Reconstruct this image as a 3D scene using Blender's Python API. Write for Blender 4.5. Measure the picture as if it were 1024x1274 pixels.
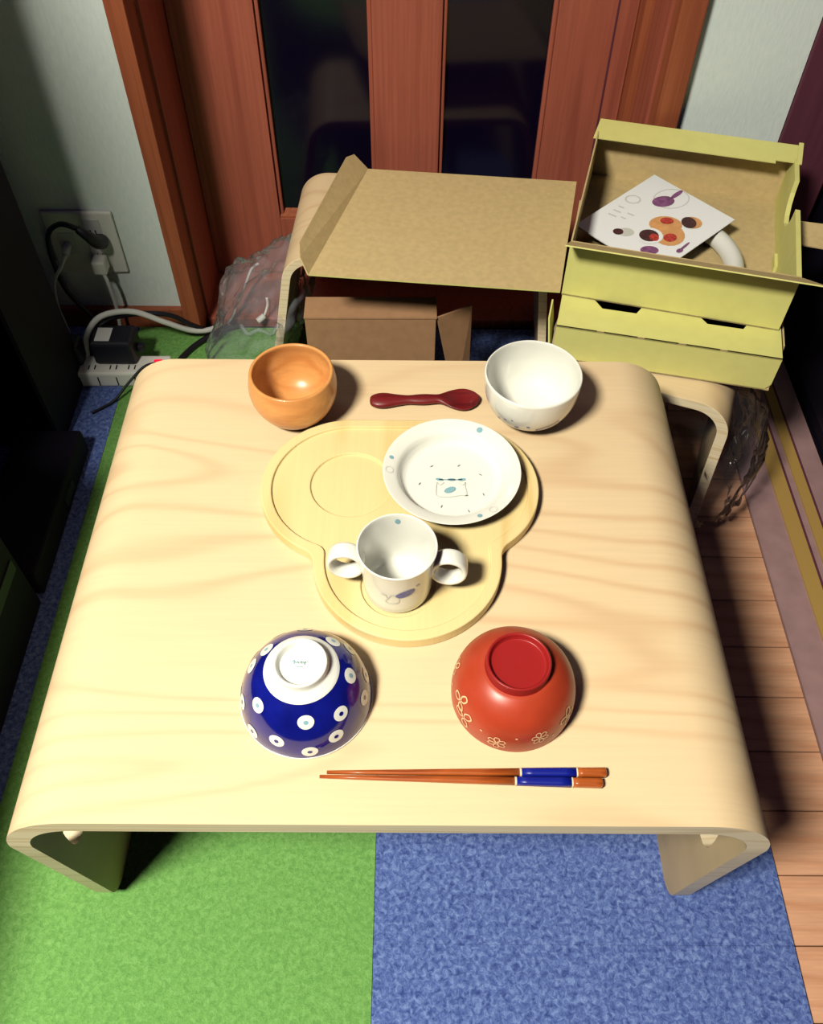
import bpy, bmesh, math, random
from mathutils import Vector, Matrix, noise
random.seed(7)
for o in list(bpy.data.objects): bpy.data.objects.remove(o)
S = bpy.context.scene
C = S.collection
PI = math.pi

# ------------------------------------------------------------------ camera
cam_d = bpy.data.cameras.new('camera'); cam = bpy.data.objects.new('camera', cam_d); C.objects.link(cam)
cam_d.sensor_fit = 'VERTICAL'; cam_d.sensor_height = 36.0; cam_d.lens = 1077.55/1274*36.0
cam_d.clip_start = 0.02
_p, _r, _y = math.radians(52.547), math.radians(-0.585), math.radians(0.282)
fw = Vector((math.sin(_y)*math.cos(_p), math.cos(_y)*math.cos(_p), -math.sin(_p)))
rt = Vector((math.cos(_y), -math.sin(_y), 0)); dn = fw.cross(rt)
r2 = rt*math.cos(_r)+dn*math.sin(_r); d2 = -rt*math.sin(_r)+dn*math.cos(_r)
M = Matrix.Identity(4)
for i in range(3):
    M[i][0] = r2[i]; M[i][1] = -d2[i]; M[i][2] = -fw[i]
M[2][3] = 1.02
cam.matrix_world = M
S.camera = cam

# ------------------------------------------------------------------ world, lamp, exposure
w = bpy.data.worlds.new('room_dark'); S.world = w; w.use_nodes = True
w.node_tree.nodes['Background'].inputs[0].default_value = (0.30, 0.20, 0.62, 1)
w.node_tree.nodes['Background'].inputs[1].default_value = 0.042
ld = bpy.data.lights.new('ceiling_lamp', 'AREA'); ld.shape = 'DISK'; ld.size = 0.42; ld.energy = 90; ld.color = (1.0, 0.945, 0.80)
lo = bpy.data.objects.new('ceiling_lamp', ld); C.objects.link(lo); lo.location = (-0.82, -0.42, 2.14)
S.cycles.diffuse_bounces = 1
S.view_settings.view_transform = 'Standard'; S.view_settings.look = 'None'
S.view_settings.exposure = 0.0; S.view_settings.gamma = 1.0; S.view_settings.use_curve_mapping = False

# ------------------------------------------------------------------ materials
def lin(c):
    return tuple((x/255/12.92 if x/255 <= 0.04045 else ((x/255+0.055)/1.055)**2.4) for x in c)+(1,)
def newmat(name):
    m = bpy.data.materials.new(name); m.use_nodes = True
    return m, m.node_tree, m.node_tree.nodes['Principled BSDF']
def coords(nt, scale=(1,1,1), rot=(0,0,0)):
    tc = nt.nodes.new('ShaderNodeTexCoord'); mp = nt.nodes.new('ShaderNodeMapping')
    mp.inputs['Scale'].default_value = scale; mp.inputs['Rotation'].default_value = rot
    nt.links.new(tc.outputs['Object'], mp.inputs[0]); return mp.outputs[0]
def ramp(nt, fac, stops):
    r = nt.nodes.new('ShaderNodeValToRGB'); nt.links.new(fac, r.inputs[0]); e = r.color_ramp.elements
    while len(e) < len(stops): e.new(0.5)
    for el, (p, c) in zip(e, stops): el.position = p; el.color = c
    return r.outputs[0]
def noise_tex(nt, vec, scale, detail=3, rough=0.5, dist=0):
    n = nt.nodes.new('ShaderNodeTexNoise'); nt.links.new(vec, n.inputs['Vector'])
    n.inputs['Scale'].default_value = scale; n.inputs['Detail'].default_value = detail
    n.inputs['Roughness'].default_value = rough; n.inputs['Distortion'].default_value = dist
    return n.outputs[0]
def bump(nt, b, h, strength, dist):
    n = nt.nodes.new('ShaderNodeBump'); n.inputs['Strength'].default_value = strength; n.inputs['Distance'].default_value = dist
    nt.links.new(h, n.inputs['Height']); nt.links.new(n.outputs[0], b.inputs['Normal'])
def mathn(nt, op, a, bv):
    n = nt.nodes.new('ShaderNodeMath'); n.operation = op; nt.links.new(a, n.inputs[0])
    if isinstance(bv, (int, float)): n.inputs[1].default_value = bv
    else: nt.links.new(bv, n.inputs[1])
    return n.outputs[0]
def mix(nt, fac, a, b, mode='MULTIPLY'):
    n = nt.nodes.new('ShaderNodeMix'); n.data_type = 'RGBA'; n.blend_type = mode
    if isinstance(fac, (int, float)): n.inputs[0].default_value = fac
    else: nt.links.new(fac, n.inputs[0])
    nt.links.new(a, n.inputs[6]); nt.links.new(b, n.inputs[7]); return n.outputs[2]

def plain(name, c, rough=0.5, spec=0.5, coat=0, metal=0, var=0.0, vscale=30, vec=(1,1,1), bmp=0, bscale=400):
    m, nt, b = newmat(name); c = lin(c)
    b.inputs['Base Color'].default_value = c; b.inputs['Roughness'].default_value = rough
    b.inputs['Specular IOR Level'].default_value = spec; b.inputs['Coat Weight'].default_value = coat
    b.inputs['Coat Roughness'].default_value = 0.08; b.inputs['Metallic'].default_value = metal
    if var or bmp: v = coords(nt, vec)
    if var:
        n = noise_tex(nt, v, vscale, 4)
        lo_ = tuple(x*(1-var) for x in c[:3])+(1,); hi_ = tuple(min(1, x*(1+var)) for x in c[:3])+(1,)
        nt.links.new(ramp(nt, n, [(0.3, lo_), (0.7, hi_)]), b.inputs['Base Color'])
    if bmp: bump(nt, b, noise_tex(nt, v, bscale, 2), bmp, 0.002)
    return m

def grained(name, light, dark, scale, rings, rough=0.5, fine=(1,1,1), coat=0, amount=0.6, spec=0.4, finek=0.3):
    """plain-sawn grain: contour lines of a stretched smooth noise, plus fine fibres"""
    m, nt, b = newmat(name)
    n = noise_tex(nt, coords(nt, scale), 1.0, 1.2, 0.4, 0.25)
    s = mathn(nt, 'SINE', mathn(nt, 'MULTIPLY', n, rings), 0)
    s = mathn(nt, 'MULTIPLY_ADD', s, 0.5)
    s.node.inputs[2].default_value = 0.5
    s = mathn(nt, 'POWER', s, 5)
    k = noise_tex(nt, coords(nt, (scale[0]*.6, scale[1]*.6, scale[2]*.6)), 1.0, 1)
    s = mathn(nt, 'MULTIPLY', s, mathn(nt, 'MULTIPLY', k, amount*1.6))
    col = ramp(nt, s, [(0.0, lin(light)), (0.75, lin(dark))])
    f = noise_tex(nt, coords(nt, fine), 1.0, 4, 0.6)
    fr = ramp(nt, f, [(0.3, (1-finek,)*3+(1,)), (0.7, (1, 1, 1, 1))])
    nt.links.new(mix(nt, 1.0, col, fr), b.inputs['Base Color'])
    b.inputs['Roughness'].default_value = rough; b.inputs['Coat Weight'].default_value = coat
    b.inputs['Specular IOR Level'].default_value = spec
    bump(nt, b, f, 0.06, 0.001)
    return m

m_birch = grained('birch_veneer', (237, 210, 168), (196, 140, 94), (1.5, 7.0, 1.5), 72, 0.42, (9, 260, 9), 0.0, 0.20, 0.35, 0.06)
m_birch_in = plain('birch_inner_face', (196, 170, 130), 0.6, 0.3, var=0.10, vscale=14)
m_birch_edge = grained('birch_ply_edge', (248, 232, 196), (222, 192, 142), (2, 2, 90), 30, 0.6, (20, 20, 500), 0, 0.5, 0.3, 0.1)
m_board = grained('maple_board', (240, 218, 158), (222, 186, 116), (14, 2.0, 8), 20, 0.5, (300, 12, 40), 0, 0.5, 0.3, 0.05)
m_door = grained('door_veneer', (178, 98, 78), (154, 78, 64), (22, 22, 0.9), 26, 0.42, (220, 220, 5), 0.0, 0.5, 0.35, 0.25)
m_casing = grained('casing_wood', (172, 96, 64), (148, 76, 52), (30, 30, 1.2), 24, 0.45, (260, 260, 6), 0.0, 0.5, 0.35, 0.25)
m_post = plain('post_wood', (96, 50, 66), 0.6, 0.3, var=0.12, vscale=20, vec=(6, 6, .4))
m_plank = grained('plank_wood', (232, 176, 140), (208, 146, 110), (4, 30, 4), 16, 0.38, (14, 240, 14), 0.0, 0.5, 0.4, 0.22)
m_bowlwood = grained('turned_bowl_wood', (232, 162, 94), (204, 126, 64), (7, 26, 26), 14, 0.33, (40, 300, 300), 0.15, 0.5, 0.5, 0.14)
m_spoon = grained('dark_red_wood', (120, 26, 30), (84, 14, 22), (8, 60, 60), 14, 0.42, (40, 400, 400), 0.05, 0.5, 0.4, 0.2)
m_chop = grained('chopstick_wood', (184, 92, 36), (126, 48, 20), (10, 120, 120), 18, 0.35, (60, 900, 900), 0.2, 0.6, 0.5, 0.25)
m_white = plain('white_porcelain', (242, 242, 232), 0.16, 0.5, coat=0.3)
m_foot = plain('white_glaze_foot', (240, 242, 234), 0.22, 0.5, coat=0.2)
m_blue = plain('cobalt_glaze', (14, 22, 122), 0.13, 0.5, coat=0.5, var=0.22, vscale=60)
m_blue_print = plain('blue_print', (138, 182, 194), 0.3)
m_indigo_print = plain('indigo_print', (92, 96, 170), 0.3, var=0.25, vscale=260)
m_grey_print = plain('grey_print', (212, 214, 204), 0.35)
m_dark_print = plain('grey_mark', (128, 128, 124), 0.35)
m_red = plain('red_lacquer', (176, 62, 36), 0.36, 0.5, var=0.10, vscale=40)
m_red_d = plain('dark_red_lacquer', (156, 32, 32), 0.34, 0.5)
m_gold = plain('pale_gold_print', (240, 196, 150), 0.4)
m_sleeve = plain('blue_wrap', (14, 28, 136), 0.35)
m_band = plain('pale_band', (226, 214, 180), 0.3)
m_kraft = plain('kraft_card', (206, 182, 132), 0.85, 0.15, var=0.07, vscale=120, bmp=0.08)
m_kraft_d = plain('brown_carton_card', (172, 132, 98), 0.8, 0.2, var=0.08, vscale=60)
m_yellow = plain('yellow_card', (226, 222, 138), 0.7, 0.25, var=0.03, vscale=60)
m_paper = plain('booklet_paper', (248, 250, 252), 0.4, 0.4)
m_plasticw = plain('white_plastic', (232, 232, 226), 0.4)
m_plasticg = plain('grey_white_plastic', (206, 208, 206), 0.45)
m_black = plain('black_plastic', (12, 8, 26), 0.5)
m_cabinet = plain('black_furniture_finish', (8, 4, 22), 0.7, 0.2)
m_cable_w = plain('white_cable_sheath', (214, 216, 214), 0.5)
m_dark = plain('dark_gap', (16, 10, 24), 0.9, 0.1)
m_track = plain('mauve_track_plate', (160, 128, 128), 0.55, 0.3, var=0.08, vscale=40)
m_brass = plain('yellow_rail', (178, 144, 80), 0.45, 0.4)
m_purple = plain('purple_print', (136, 84, 128), 0.5, var=0.4, vscale=180)
m_orange = plain('orange_print', (224, 164, 104), 0.5, var=0.12, vscale=90)
m_redfood = plain('red_food_print', (190, 62, 52), 0.5, var=0.5, vscale=300)
m_darkfood = plain('dark_food_print', (74, 42, 44), 0.5, var=0.5, vscale=300)
m_red_lamp, _nt, _b = newmat('red_neon_switch')
_b.inputs['Base Color'].default_value = (0.8, 0.01, 0.03, 1); _b.inputs['Emission Color'].default_value = (1, 0.01, 0.05, 1); _b.inputs['Emission Strength'].default_value = 0.9

# door glass, opaque: the dark room behind is put into its colour
m_glass, _nt, _b = newmat('dark_room_glass')
_b.inputs['Base Color'].default_value = (0.004, 0.002, 0.012, 1); _b.inputs['Roughness'].default_value = 0.12; _b.inputs['Specular IOR Level'].default_value = 0.4

# wall paper: pale, with vertical weave
m_wall, nt, b = newmat('woven_wallpaper')
v = coords(nt, (260, 260, 60)); n = noise_tex(nt, v, 1.0, 3)
n2 = noise_tex(nt, coords(nt, (700, 700, 240)), 1.0, 2)
nt.links.new(ramp(nt, n, [(0.3, lin((226, 240, 238))), (0.7, lin((238, 248, 244)))]), b.inputs['Base Color'])
b.inputs['Roughness'].default_value = 0.85; b.inputs['Specular IOR Level'].default_value = 0.2
bump(nt, b, mix(nt, 0.5, n, n2, 'ADD'), 0.25, 0.001)

def carpet(name, c0, c1, c2):
    m, nt, b = newmat(name)
    a = noise_tex(nt, coords(nt), 170, 3, 0.65, 0.6); f = noise_tex(nt, coords(nt), 900, 2)
    col = ramp(nt, a, [(0.32, lin(c0)), (0.5, lin(c1)), (0.70, lin(c2))])
    fr = ramp(nt, f, [(0.3, (0.78, 0.78, 0.78, 1)), (0.7, (1, 1, 1, 1))])
    nt.links.new(mix(nt, 1.0, col, fr), b.inputs['Base Color'])
    b.inputs['Roughness'].default_value = 0.95; b.inputs['Specular IOR Level'].default_value = 0.05
    bump(nt, b, mix(nt, 0.5, a, f, 'ADD'), 0.5, 0.003)
    return m
m_green = carpet('green_carpet', (106, 160, 84), (120, 175, 93), (136, 190, 108))
m_bluec = carpet('blue_carpet', (62, 80, 146), (96, 118, 184), (134, 158, 216))

# clear crinkled film
def film_mat(name, haze):
    m = bpy.data.materials.new(name); m.use_nodes = True; nt = m.node_tree; nt.nodes.clear()
    out = nt.nodes.new('ShaderNodeOutputMaterial'); tr = nt.nodes.new('ShaderNodeBsdfTransparent'); gl = nt.nodes.new('ShaderNodeBsdfGlossy')
    df = nt.nodes.new('ShaderNodeBsdfDiffuse'); df.inputs[0].default_value = (0.62, 0.66, 0.74, 1)
    tr.inputs[0].default_value = (0.96, 0.96, 0.98, 1); gl.inputs['Roughness'].default_value = 0.10
    fz = nt.nodes.new('ShaderNodeLayerWeight'); fz.inputs[0].default_value = 0.12
    ms = nt.nodes.new('ShaderNodeMixShader'); nt.links.new(fz.outputs[0], ms.inputs[0]); nt.links.new(tr.outputs[0], ms.inputs[1]); nt.links.new(gl.outputs[0], ms.inputs[2])
    ms2 = nt.nodes.new('ShaderNodeMixShader'); ms2.inputs[0].default_value = haze; nt.links.new(ms.outputs[0], ms2.inputs[1]); nt.links.new(df.outputs[0], ms2.inputs[2])
    nt.links.new(ms2.outputs[0], out.inputs[0])
    bn = nt.nodes.new('ShaderNodeBump'); bn.inputs['Strength'].default_value = 0.7; bn.inputs['Distance'].default_value = 0.006
    nn = noise_tex(nt, coords(nt, (30, 30, 18)), 1.0, 3, 0.6, 1.0); nt.links.new(nn, bn.inputs['Height'])
    nt.links.new(bn.outputs[0], gl.inputs['Normal']); nt.links.new(bn.outputs[0], fz.inputs['Normal'])
    return m
m_film = film_mat('clear_film', 0.12)
m_film_clear = film_mat('clear_film_thin', 0.012)

# ------------------------------------------------------------------ builders
def obj(name, verts, faces, mat, parent=None, smooth=False, mats=None, fmat=None):
    me = bpy.data.meshes.new(name); me.from_pydata([tuple(v) for v in verts], [], faces)
    bm = bmesh.new(); bm.from_mesh(me); bmesh.ops.recalc_face_normals(bm, faces=bm.faces); bm.to_mesh(me); bm.free()
    for m in (mats or [mat]): me.materials.append(m)
    if fmat: me.polygons.foreach_set('material_index', fmat)
    me.polygons.foreach_set('use_smooth', [smooth]*len(me.polygons)); me.update()
    o = bpy.data.objects.new(name, me); C.objects.link(o); o.parent = parent
    return o
def tag(o, label, cat, group=None):
    o['label'] = label; o['category'] = cat
    if group: o['group'] = group
    return o
def thing(name, label, cat, loc=(0, 0, 0), rz=0, group=None):
    o = bpy.data.objects.new(name, None); C.objects.link(o); o.location = loc; o.rotation_euler = (0, 0, rz)
    o.empty_display_size = 0.02
    return tag(o, label, cat, group)
def struct(o): o['kind'] = 'structure'; return o
def bevel(o, wd, seg=2, ang=35):
    m = o.modifiers.new('edge', 'BEVEL'); m.width = wd; m.segments = seg; m.limit_method = 'ANGLE'; m.angle_limit = math.radians(ang); return o
def boxv(x0, x1, y0, y1, z0, z1):
    v = [(x, y, z) for z in (z0, z1) for y in (y0, y1) for x in (x0, x1)]
    f = [(0, 2, 3, 1), (4, 5, 7, 6), (0, 1, 5, 4), (2, 6, 7, 3), (0, 4, 6, 2), (1, 3, 7, 5)]
    return v, f
def box(name, b, mat, parent=None, bev=0):
    v, f = boxv(*b); o = obj(name, v, f, mat, parent)
    if bev: bevel(o, bev)
    return o
def spline(pts, n=6):
    P = [Vector(p) for p in pts]; out = []
    for i in range(len(P)-1):
        p0 = P[max(i-1, 0)]; p1 = P[i]; p2 = P[i+1]; p3 = P[min(i+2, len(P)-1)]
        for k in range(n):
            t = k/n
            out.append(0.5*((2*p1)+(p2-p0)*t+(2*p0-5*p1+4*p2-p3)*t*t+(3*p1-p0-3*p2+p3)*t**3))
    out.append(P[-1]); return out
def tube(name, pts, r, mat, parent=None, n=10, sm=6, r_end=None):
    P = spline(pts, sm) if sm else [Vector(p) for p in pts]
    v, f = [], []; N = len(P); ref = None
    for i, p in enumerate(P):
        t = (P[min(i+1, N-1)]-P[max(i-1, 0)]).normalized()
        if ref is None: ref = t.orthogonal().normalized()
        a = (ref-t*ref.dot(t)).normalized(); ref = a; c = t.cross(a)
        rr = r if r_end is None else r+(r_end-r)*i/(N-1)
        v += [p+(a*math.cos(2*PI*k/n)+c*math.sin(2*PI*k/n))*rr for k in range(n)]
    for i in range(N-1):
        for k in range(n): f.append((i*n+k, i*n+(k+1) % n, (i+1)*n+(k+1) % n, (i+1)*n+k))
    f.append(tuple(range(n))); f.append(tuple((N-1)*n+k for k in range(n)))
    return obj(name, v, f, mat, parent, True)
def lathe(name, prof, mat, parent=None, n=72, sm=0, z0=0):
    """prof: (r, z) from one axis end to the other; r = 0 closes"""
    P = [(p.x, p.y) for p in spline([(a, b, 0) for a, b in prof], sm)] if sm else prof
    v, f, rings = [], [], []
    for r, z in P:
        if r < 1e-6: rings.append([len(v)]); v.append((0, 0, z+z0))
        else:
            rings.append(list(range(len(v), len(v)+n)))
            v += [(r*math.cos(2*PI*k/n), r*math.sin(2*PI*k/n), z+z0) for k in range(n)]
    for a, b_ in zip(rings, rings[1:]):
        for k in range(n):
            k2 = (k+1) % n
            if len(a) == 1 and len(b_) == 1: continue
            if len(a) == 1: f.append((a[0], b_[k], b_[k2]))
            elif len(b_) == 1: f.append((a[k], a[k2], b_[0]))
            else: f.append((a[k], a[k2], b_[k2], b_[k]))
    return obj(name, v, f, mat, parent, True)
def closed_prof(outer, inner, sm=5):
    """outer from axis/base to rim, inner from rim to axis; returns smooth (r,z) list"""
    a = [(p.x, p.y) for p in spline([(x, y, 0) for x, y in outer], sm)]
    b_ = [(p.x, p.y) for p in spline([(x, y, 0) for x, y in inner], sm)]
    return [(max(r, 0), z) for r, z in a+b_]
class OnLathe:
    """maps (u along circumference, v along the profile) to a surface point"""
    def __init__(s, prof, a0, s0, off):
        s.p = [Vector((r, z)) for r, z in prof]; s.a0 = a0; s.s0 = s0; s.off = off
        s.L = [0]
        for a, b_ in zip(s.p, s.p[1:]): s.L.append(s.L[-1]+(b_-a).length)
    def __call__(s, u, v):
        d = min(max(s.s0+v, 0), s.L[-1]-1e-6)
        i = max(k for k in range(len(s.L)-1) if s.L[k] <= d)
        a, b_ = s.p[i], s.p[i+1]; t = (d-s.L[i])/max(s.L[i+1]-s.L[i], 1e-9); q = a.lerp(b_, t)
        j0, j1 = max(i-1, 0), min(i+2, len(s.p)-1); tn = (s.p[j1]-s.p[j0]).normalized(); nrm = Vector((tn.y, -tn.x))*s.off
        q = q+nrm; ang = s.a0+u/max(q.x, 0.004)
        return Vector((q.x*math.cos(ang), q.x*math.sin(ang), q.y))
class OnFlat:
    def __init__(s, x, y, z, rot=0): s.o = Vector((x, y, z)); s.c = math.cos(rot); s.s = math.sin(rot)
    def __call__(s, u, v): return s.o+Vector((u*s.c-v*s.s, u*s.s+v*s.c, 0))
def disc(name, mp, cu, cv, ru, rv, mat, parent, rot=0, inner=0.0, n=20, rings=3):
    v, f = [], []; c, sn = math.cos(rot), math.sin(rot)
    rs = [inner+(1-inner)*k/rings for k in range(rings+1)]
    if inner == 0: v.append(mp(cu, cv)); rs = rs[1:]
    base = len(v)
    for r in rs:
        for k in range(n):
            x = ru*r*math.cos(2*PI*k/n); y = rv*r*math.sin(2*PI*k/n)
            v.append(mp(cu+x*c-y*sn, cv+x*sn+y*c))
    if inner == 0:
        for k in range(n): f.append((0, base+k, base+(k+1) % n))
    for q in range(len(rs)-1):
        for k in range(n): f.append((base+q*n+k, base+q*n+(k+1) % n, base+(q+1)*n+(k+1) % n, base+(q+1)*n+k))
    return obj(name, v, f, mat, parent, True)
def ribbon(name, mp, pts, wd, mat, parent, closed=False, sm=5):
    P = [(p.x, p.y) for p in spline([(a, b_, 0) for a, b_ in (list(pts)+[pts[0]] if closed else pts)], sm)]
    v, f = [], []
    for i, p in enumerate(P):
        a = P[max(i-1, 0)]; b_ = P[min(i+1, len(P)-1)]; dx, dy = b_[0]-a[0], b_[1]-a[1]; l = math.hypot(dx, dy) or 1
        nx, ny = -dy/l*wd/2, dx/l*wd/2
        v += [mp(p[0]+nx, p[1]+ny), mp(p[0]-nx, p[1]-ny)]
    for i in range(len(P)-1): f.append((2*i, 2*i+1, 2*i+3, 2*i+2))
    return obj(name, v, f, mat, parent)
def panel(name, pts, t, mfront, mback, parent, side=1):
    """planar polygon with thickness; pts counter-clockwise seen from the front side"""
    P = [Vector(p) for p in pts]; n = Vector((0, 0, 0))
    for a, b_ in zip(P, P[1:]+P[:1]): n += a.cross(b_)
    n.normalize(); k = len(P); v = P+[p-n*t*side for p in P]
    f = [tuple(range(k)), tuple(range(2*k-1, k-1, -1))]; fm = [0, 1]
    for i in range(k): f.append((i, i+k, (i+1) % k+k, (i+1) % k)); fm.append(1)
    me = bpy.data.meshes.new(name); me.from_pydata([tuple(q) for q in v], [], f)
    me.materials.append(mfront); me.materials.append(mback); me.polygons.foreach_set('material_index', fm); me.update()
    o = bpy.data.objects.new(name, me); C.objects.link(o); o.parent = parent; return o
def sheet(name, rows, t, mats, parent, seams=(), bw=0.0025):
    """bent plywood: rows of (point(x,z), normal(x,z), [y...], [solid?...]); seams: row indices left unbevelled"""
    nc = len(rows[0][2]); v = []; R_ = len(rows)
    for (p, n, ys, _) in rows: v += [(p[0], y, p[1]) for y in ys]
    off = len(v)
    for (p, n, ys, _) in rows: v += [(p[0]-n[0]*t, y, p[1]-n[1]*t) for y in ys]
    f, fm, cnt = [], [], {}
    for i in range(R_-1):
        for c in range(nc-1):
            if not (rows[i][3][c] and rows[i+1][3][c]): continue
            q = (i*nc+c, i*nc+c+1, (i+1)*nc+c+1, (i+1)*nc+c)
            f.append(q); fm.append(0); f.append(tuple(x+off for x in reversed(q))); fm.append(1)
            for a, b_ in zip(q, q[1:]+q[:1]): cnt.setdefault((min(a, b_), max(a, b_)), []).append((a, b_))
    bevs = set()
    for (a, b_), l in cnt.items():
        if len(l) == 1:
            x, y = l[0]; f.append((y, x, x+off, y+off)); fm.append(2)
            if not (a//nc == b_//nc and a//nc in seams): bevs.add((a, b_)); bevs.add((a+off, b_+off))
    me = bpy.data.meshes.new(name); me.from_pydata(v, [], f)
    for m in mats: me.materials.append(m)
    me.polygons.foreach_set('material_index', fm)
    bm = bmesh.new(); bm.from_mesh(me); bmesh.ops.recalc_face_normals(bm, faces=bm.faces)
    lay = bm.edges.layers.float.new('bevel_weight_edge'); bm.verts.ensure_lookup_table()
    for e in bm.edges:
        k = tuple(sorted((e.verts[0].index, e.verts[1].index)))
        if k in bevs: e[lay] = 1.0
        if len(e.link_faces) == 2 and e.calc_face_angle(0) > math.radians(40): e.smooth = False
    bmesh.ops.delete(bm, geom=[x for x in bm.verts if not x.link_faces], context='VERTS')
    bm.to_mesh(me); bm.free()
    me.polygons.foreach_set('use_smooth', [True]*len(me.polygons)); me.update()
    o = bpy.data.objects.new(name, me); C.objects.link(o); o.parent = parent
    m = o.modifiers.new('edge', 'BEVEL'); m.width = bw; m.segments = 4; m.limit_method = 'WEIGHT'; m.harden_normals = False
    return o
def bent_piece(root, xl, xr, h, R_, t, dep, z0, splL, splR, rc, hole, mats, topname, taper=0.0, bw=0.0025):
    """a sheet of plywood bent down at both ends, then split into leg, top, leg. hole = (z centre, half height, y0, y1) or None"""
    mid = [dep*0.35, dep*0.65] if not hole else [hole[2]+hole[1]*0.8, hole[3]-hole[1]*0.8]
    full = []
    for sgn, xo, a in ((-1, xl, splL), (1, xr, splR)):
        rows = []; a = math.radians(a)
        xc = xo-sgn*R_; zc = h-R_
        n = (sgn*math.cos(a), math.sin(a)); p0 = (xc+n[0]*R_, zc+n[1]*R_)
        zs = [z0+rc*(1-math.cos(PI/2*k/7)) for k in range(8)]
        if hole: zs += [hole[0]-hole[1]*math.cos(PI*k/14) for k in range(15)]
        zs.append(p0[1])
        for z in zs:
            ins = rc-math.sqrt(max(rc*rc-(rc-(z-z0))**2, 0)) if z-z0 < rc else 0
            ins += taper*(p0[1]-z)/(p0[1]-z0)
            ys = [ins, mid[0], mid[1], dep-ins]; sol = [1, 1, 1]
            if hole and abs(z-hole[0]) <= hole[1]+1e-6:
                e = hole[1]*0.8*max(1-min(abs(z-hole[0])/hole[1], 1)**3.2, 0)**(1/3.2)
                ys = [ins, mid[0]-e, mid[1]+e, dep-ins]
                sol = [1, 0, 1]
            rows.append(((p0[0]+sgn*(p0[1]-z)*math.tan(a), z), n, ys, sol))
        if hole:   # the strips just below and just above the hole stay solid
            hs = [i for i, q in enumerate(rows) if not q[3][1]]
            rows[hs[0]][3][1] = rows[hs[-1]][3][1] = 1
        for k in range(1, 13):
            th = a+(PI/2-a)*k/12; nn_ = (sgn*math.cos(th), math.sin(th))
            rows.append(((xc+nn_[0]*R_, zc+nn_[1]*R_), nn_, [0, mid[0], mid[1], dep], [1, 1, 1]))
        rows.append(((xo-sgn*(R_+0.012), h), (0, 1), [0, mid[0], mid[1], dep], [1, 1, 1]))
        full = full+[((  (xl+xr)/2, h), (0, 1), [0, mid[0], mid[1], dep], [1, 1, 1])]+rows[::-1] if sgn == 1 else rows
    o = sheet('bent_sheet', full, t, mats, root, bw=bw)
    dg = bpy.context.evaluated_depsgraph_get(); me = bpy.data.meshes.new_from_object(o.evaluated_get(dg))
    bpy.data.objects.remove(o)
    for nm, lo_, hi_ in (('leg', -9, xl+R_+0.012), (topname, xl+R_+0.012, xr-R_-0.012), ('leg', xr-R_-0.012, 9)):
        bm = bmesh.new(); bm.from_mesh(me)
        bmesh.ops.delete(bm, geom=[q for q in bm.faces if not lo_ <= q.calc_center_median().x < hi_], context='FACES')
        m2 = bpy.data.meshes.new(nm); bm.to_mesh(m2); bm.free()
        for m in mats: m2.materials.append(m)
        q = bpy.data.objects.new(nm, m2); C.objects.link(q); q.parent = root

# ================================================================== SETTING
fl = struct(box('floor', (-1.5, 1.3, -0.7, 1.40, -0.05, -0.010), m_dark))
y = 0.2696-0.0724*8; k = 0
pv, pf = boxv(0.30, 0.507, 0.0006, 0.0718, -0.010, 0.0)
pm = None
while y < 1.19:
    if pm is None:
        o = obj('plank', pv, pf, m_plank, fl); pm = o.data
    else:
        o = bpy.data.objects.new('plank', pm); C.objects.link(o); o.parent = fl
    o.location = (0, y, 0); bevel(o, 0.0007, 1); y += 0.0724; k += 1

# carpet tiles: columns alternate blue / green / blue
cr = bpy.data.objects.new('carpet', None); C.objects.link(cr); struct(cr)
for (x0, x1, m) in ((-0.925, -0.4755, m_bluec), (-0.475, -0.0355, m_green), (-0.035, 0.415, m_bluec)):
    for (y0, y1) in ((-0.254, 0.196), (0.196, 0.646), (0.646, 1.096), (1.096, 1.183)):
        o = box('carpet_tile', (x0, x1, y0, y1, -0.009, 0.006), m, cr, 0.0005 if m is m_bluec else 0)

wl = struct(box('wall_back', (-1.5, -0.375, 1.20, 1.30, -0.01, 2.4), m_wall))
struct(box('wall_back_right', (0.365, 0.535, 1.20, 1.30, -0.01, 2.4), m_wall))
struct(box('wall_above_door', (-0.375, 0.365, 1.20, 1.30, 2.0, 2.4), m_wall))
struct(box('baseboard_left', (-1.5, -0.388, 1.188, 1.2, 0.0, 0.040), m_casing, None, 0.002))
# door casings with jambs
for nm, s in (('trim_1', 1), ('trim_2', -1)):
    t_ = bpy.data.objects.new(nm, None); C.objects.link(t_); struct(t_)
    if s == 1:
        box('casing', (-0.388, -0.362, 1.165, 1.215, 0, 2.03), m_casing, t_, 0.0015)
        box('jamb', (-0.376, -0.358, 1.215, 1.37, 0, 2.0), m_door, t_)
    else:
        box('casing', (0.343, 0.377, 1.182, 1.215, 0, 2.03), m_casing, t_, 0.0015)
        box('jamb', (0.339, 0.366, 1.215, 1.37, 0, 2.0), m_door, t_)
        box('door_stop', (0.327, 0.339, 1.300, 1.345, 0, 2.0), m_casing, t_)
struct(box('trim_3', (-0.36, 0.34, 1.205, 1.38, -0.012, 0.008), m_door, None, 0.002))      # threshold
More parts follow.
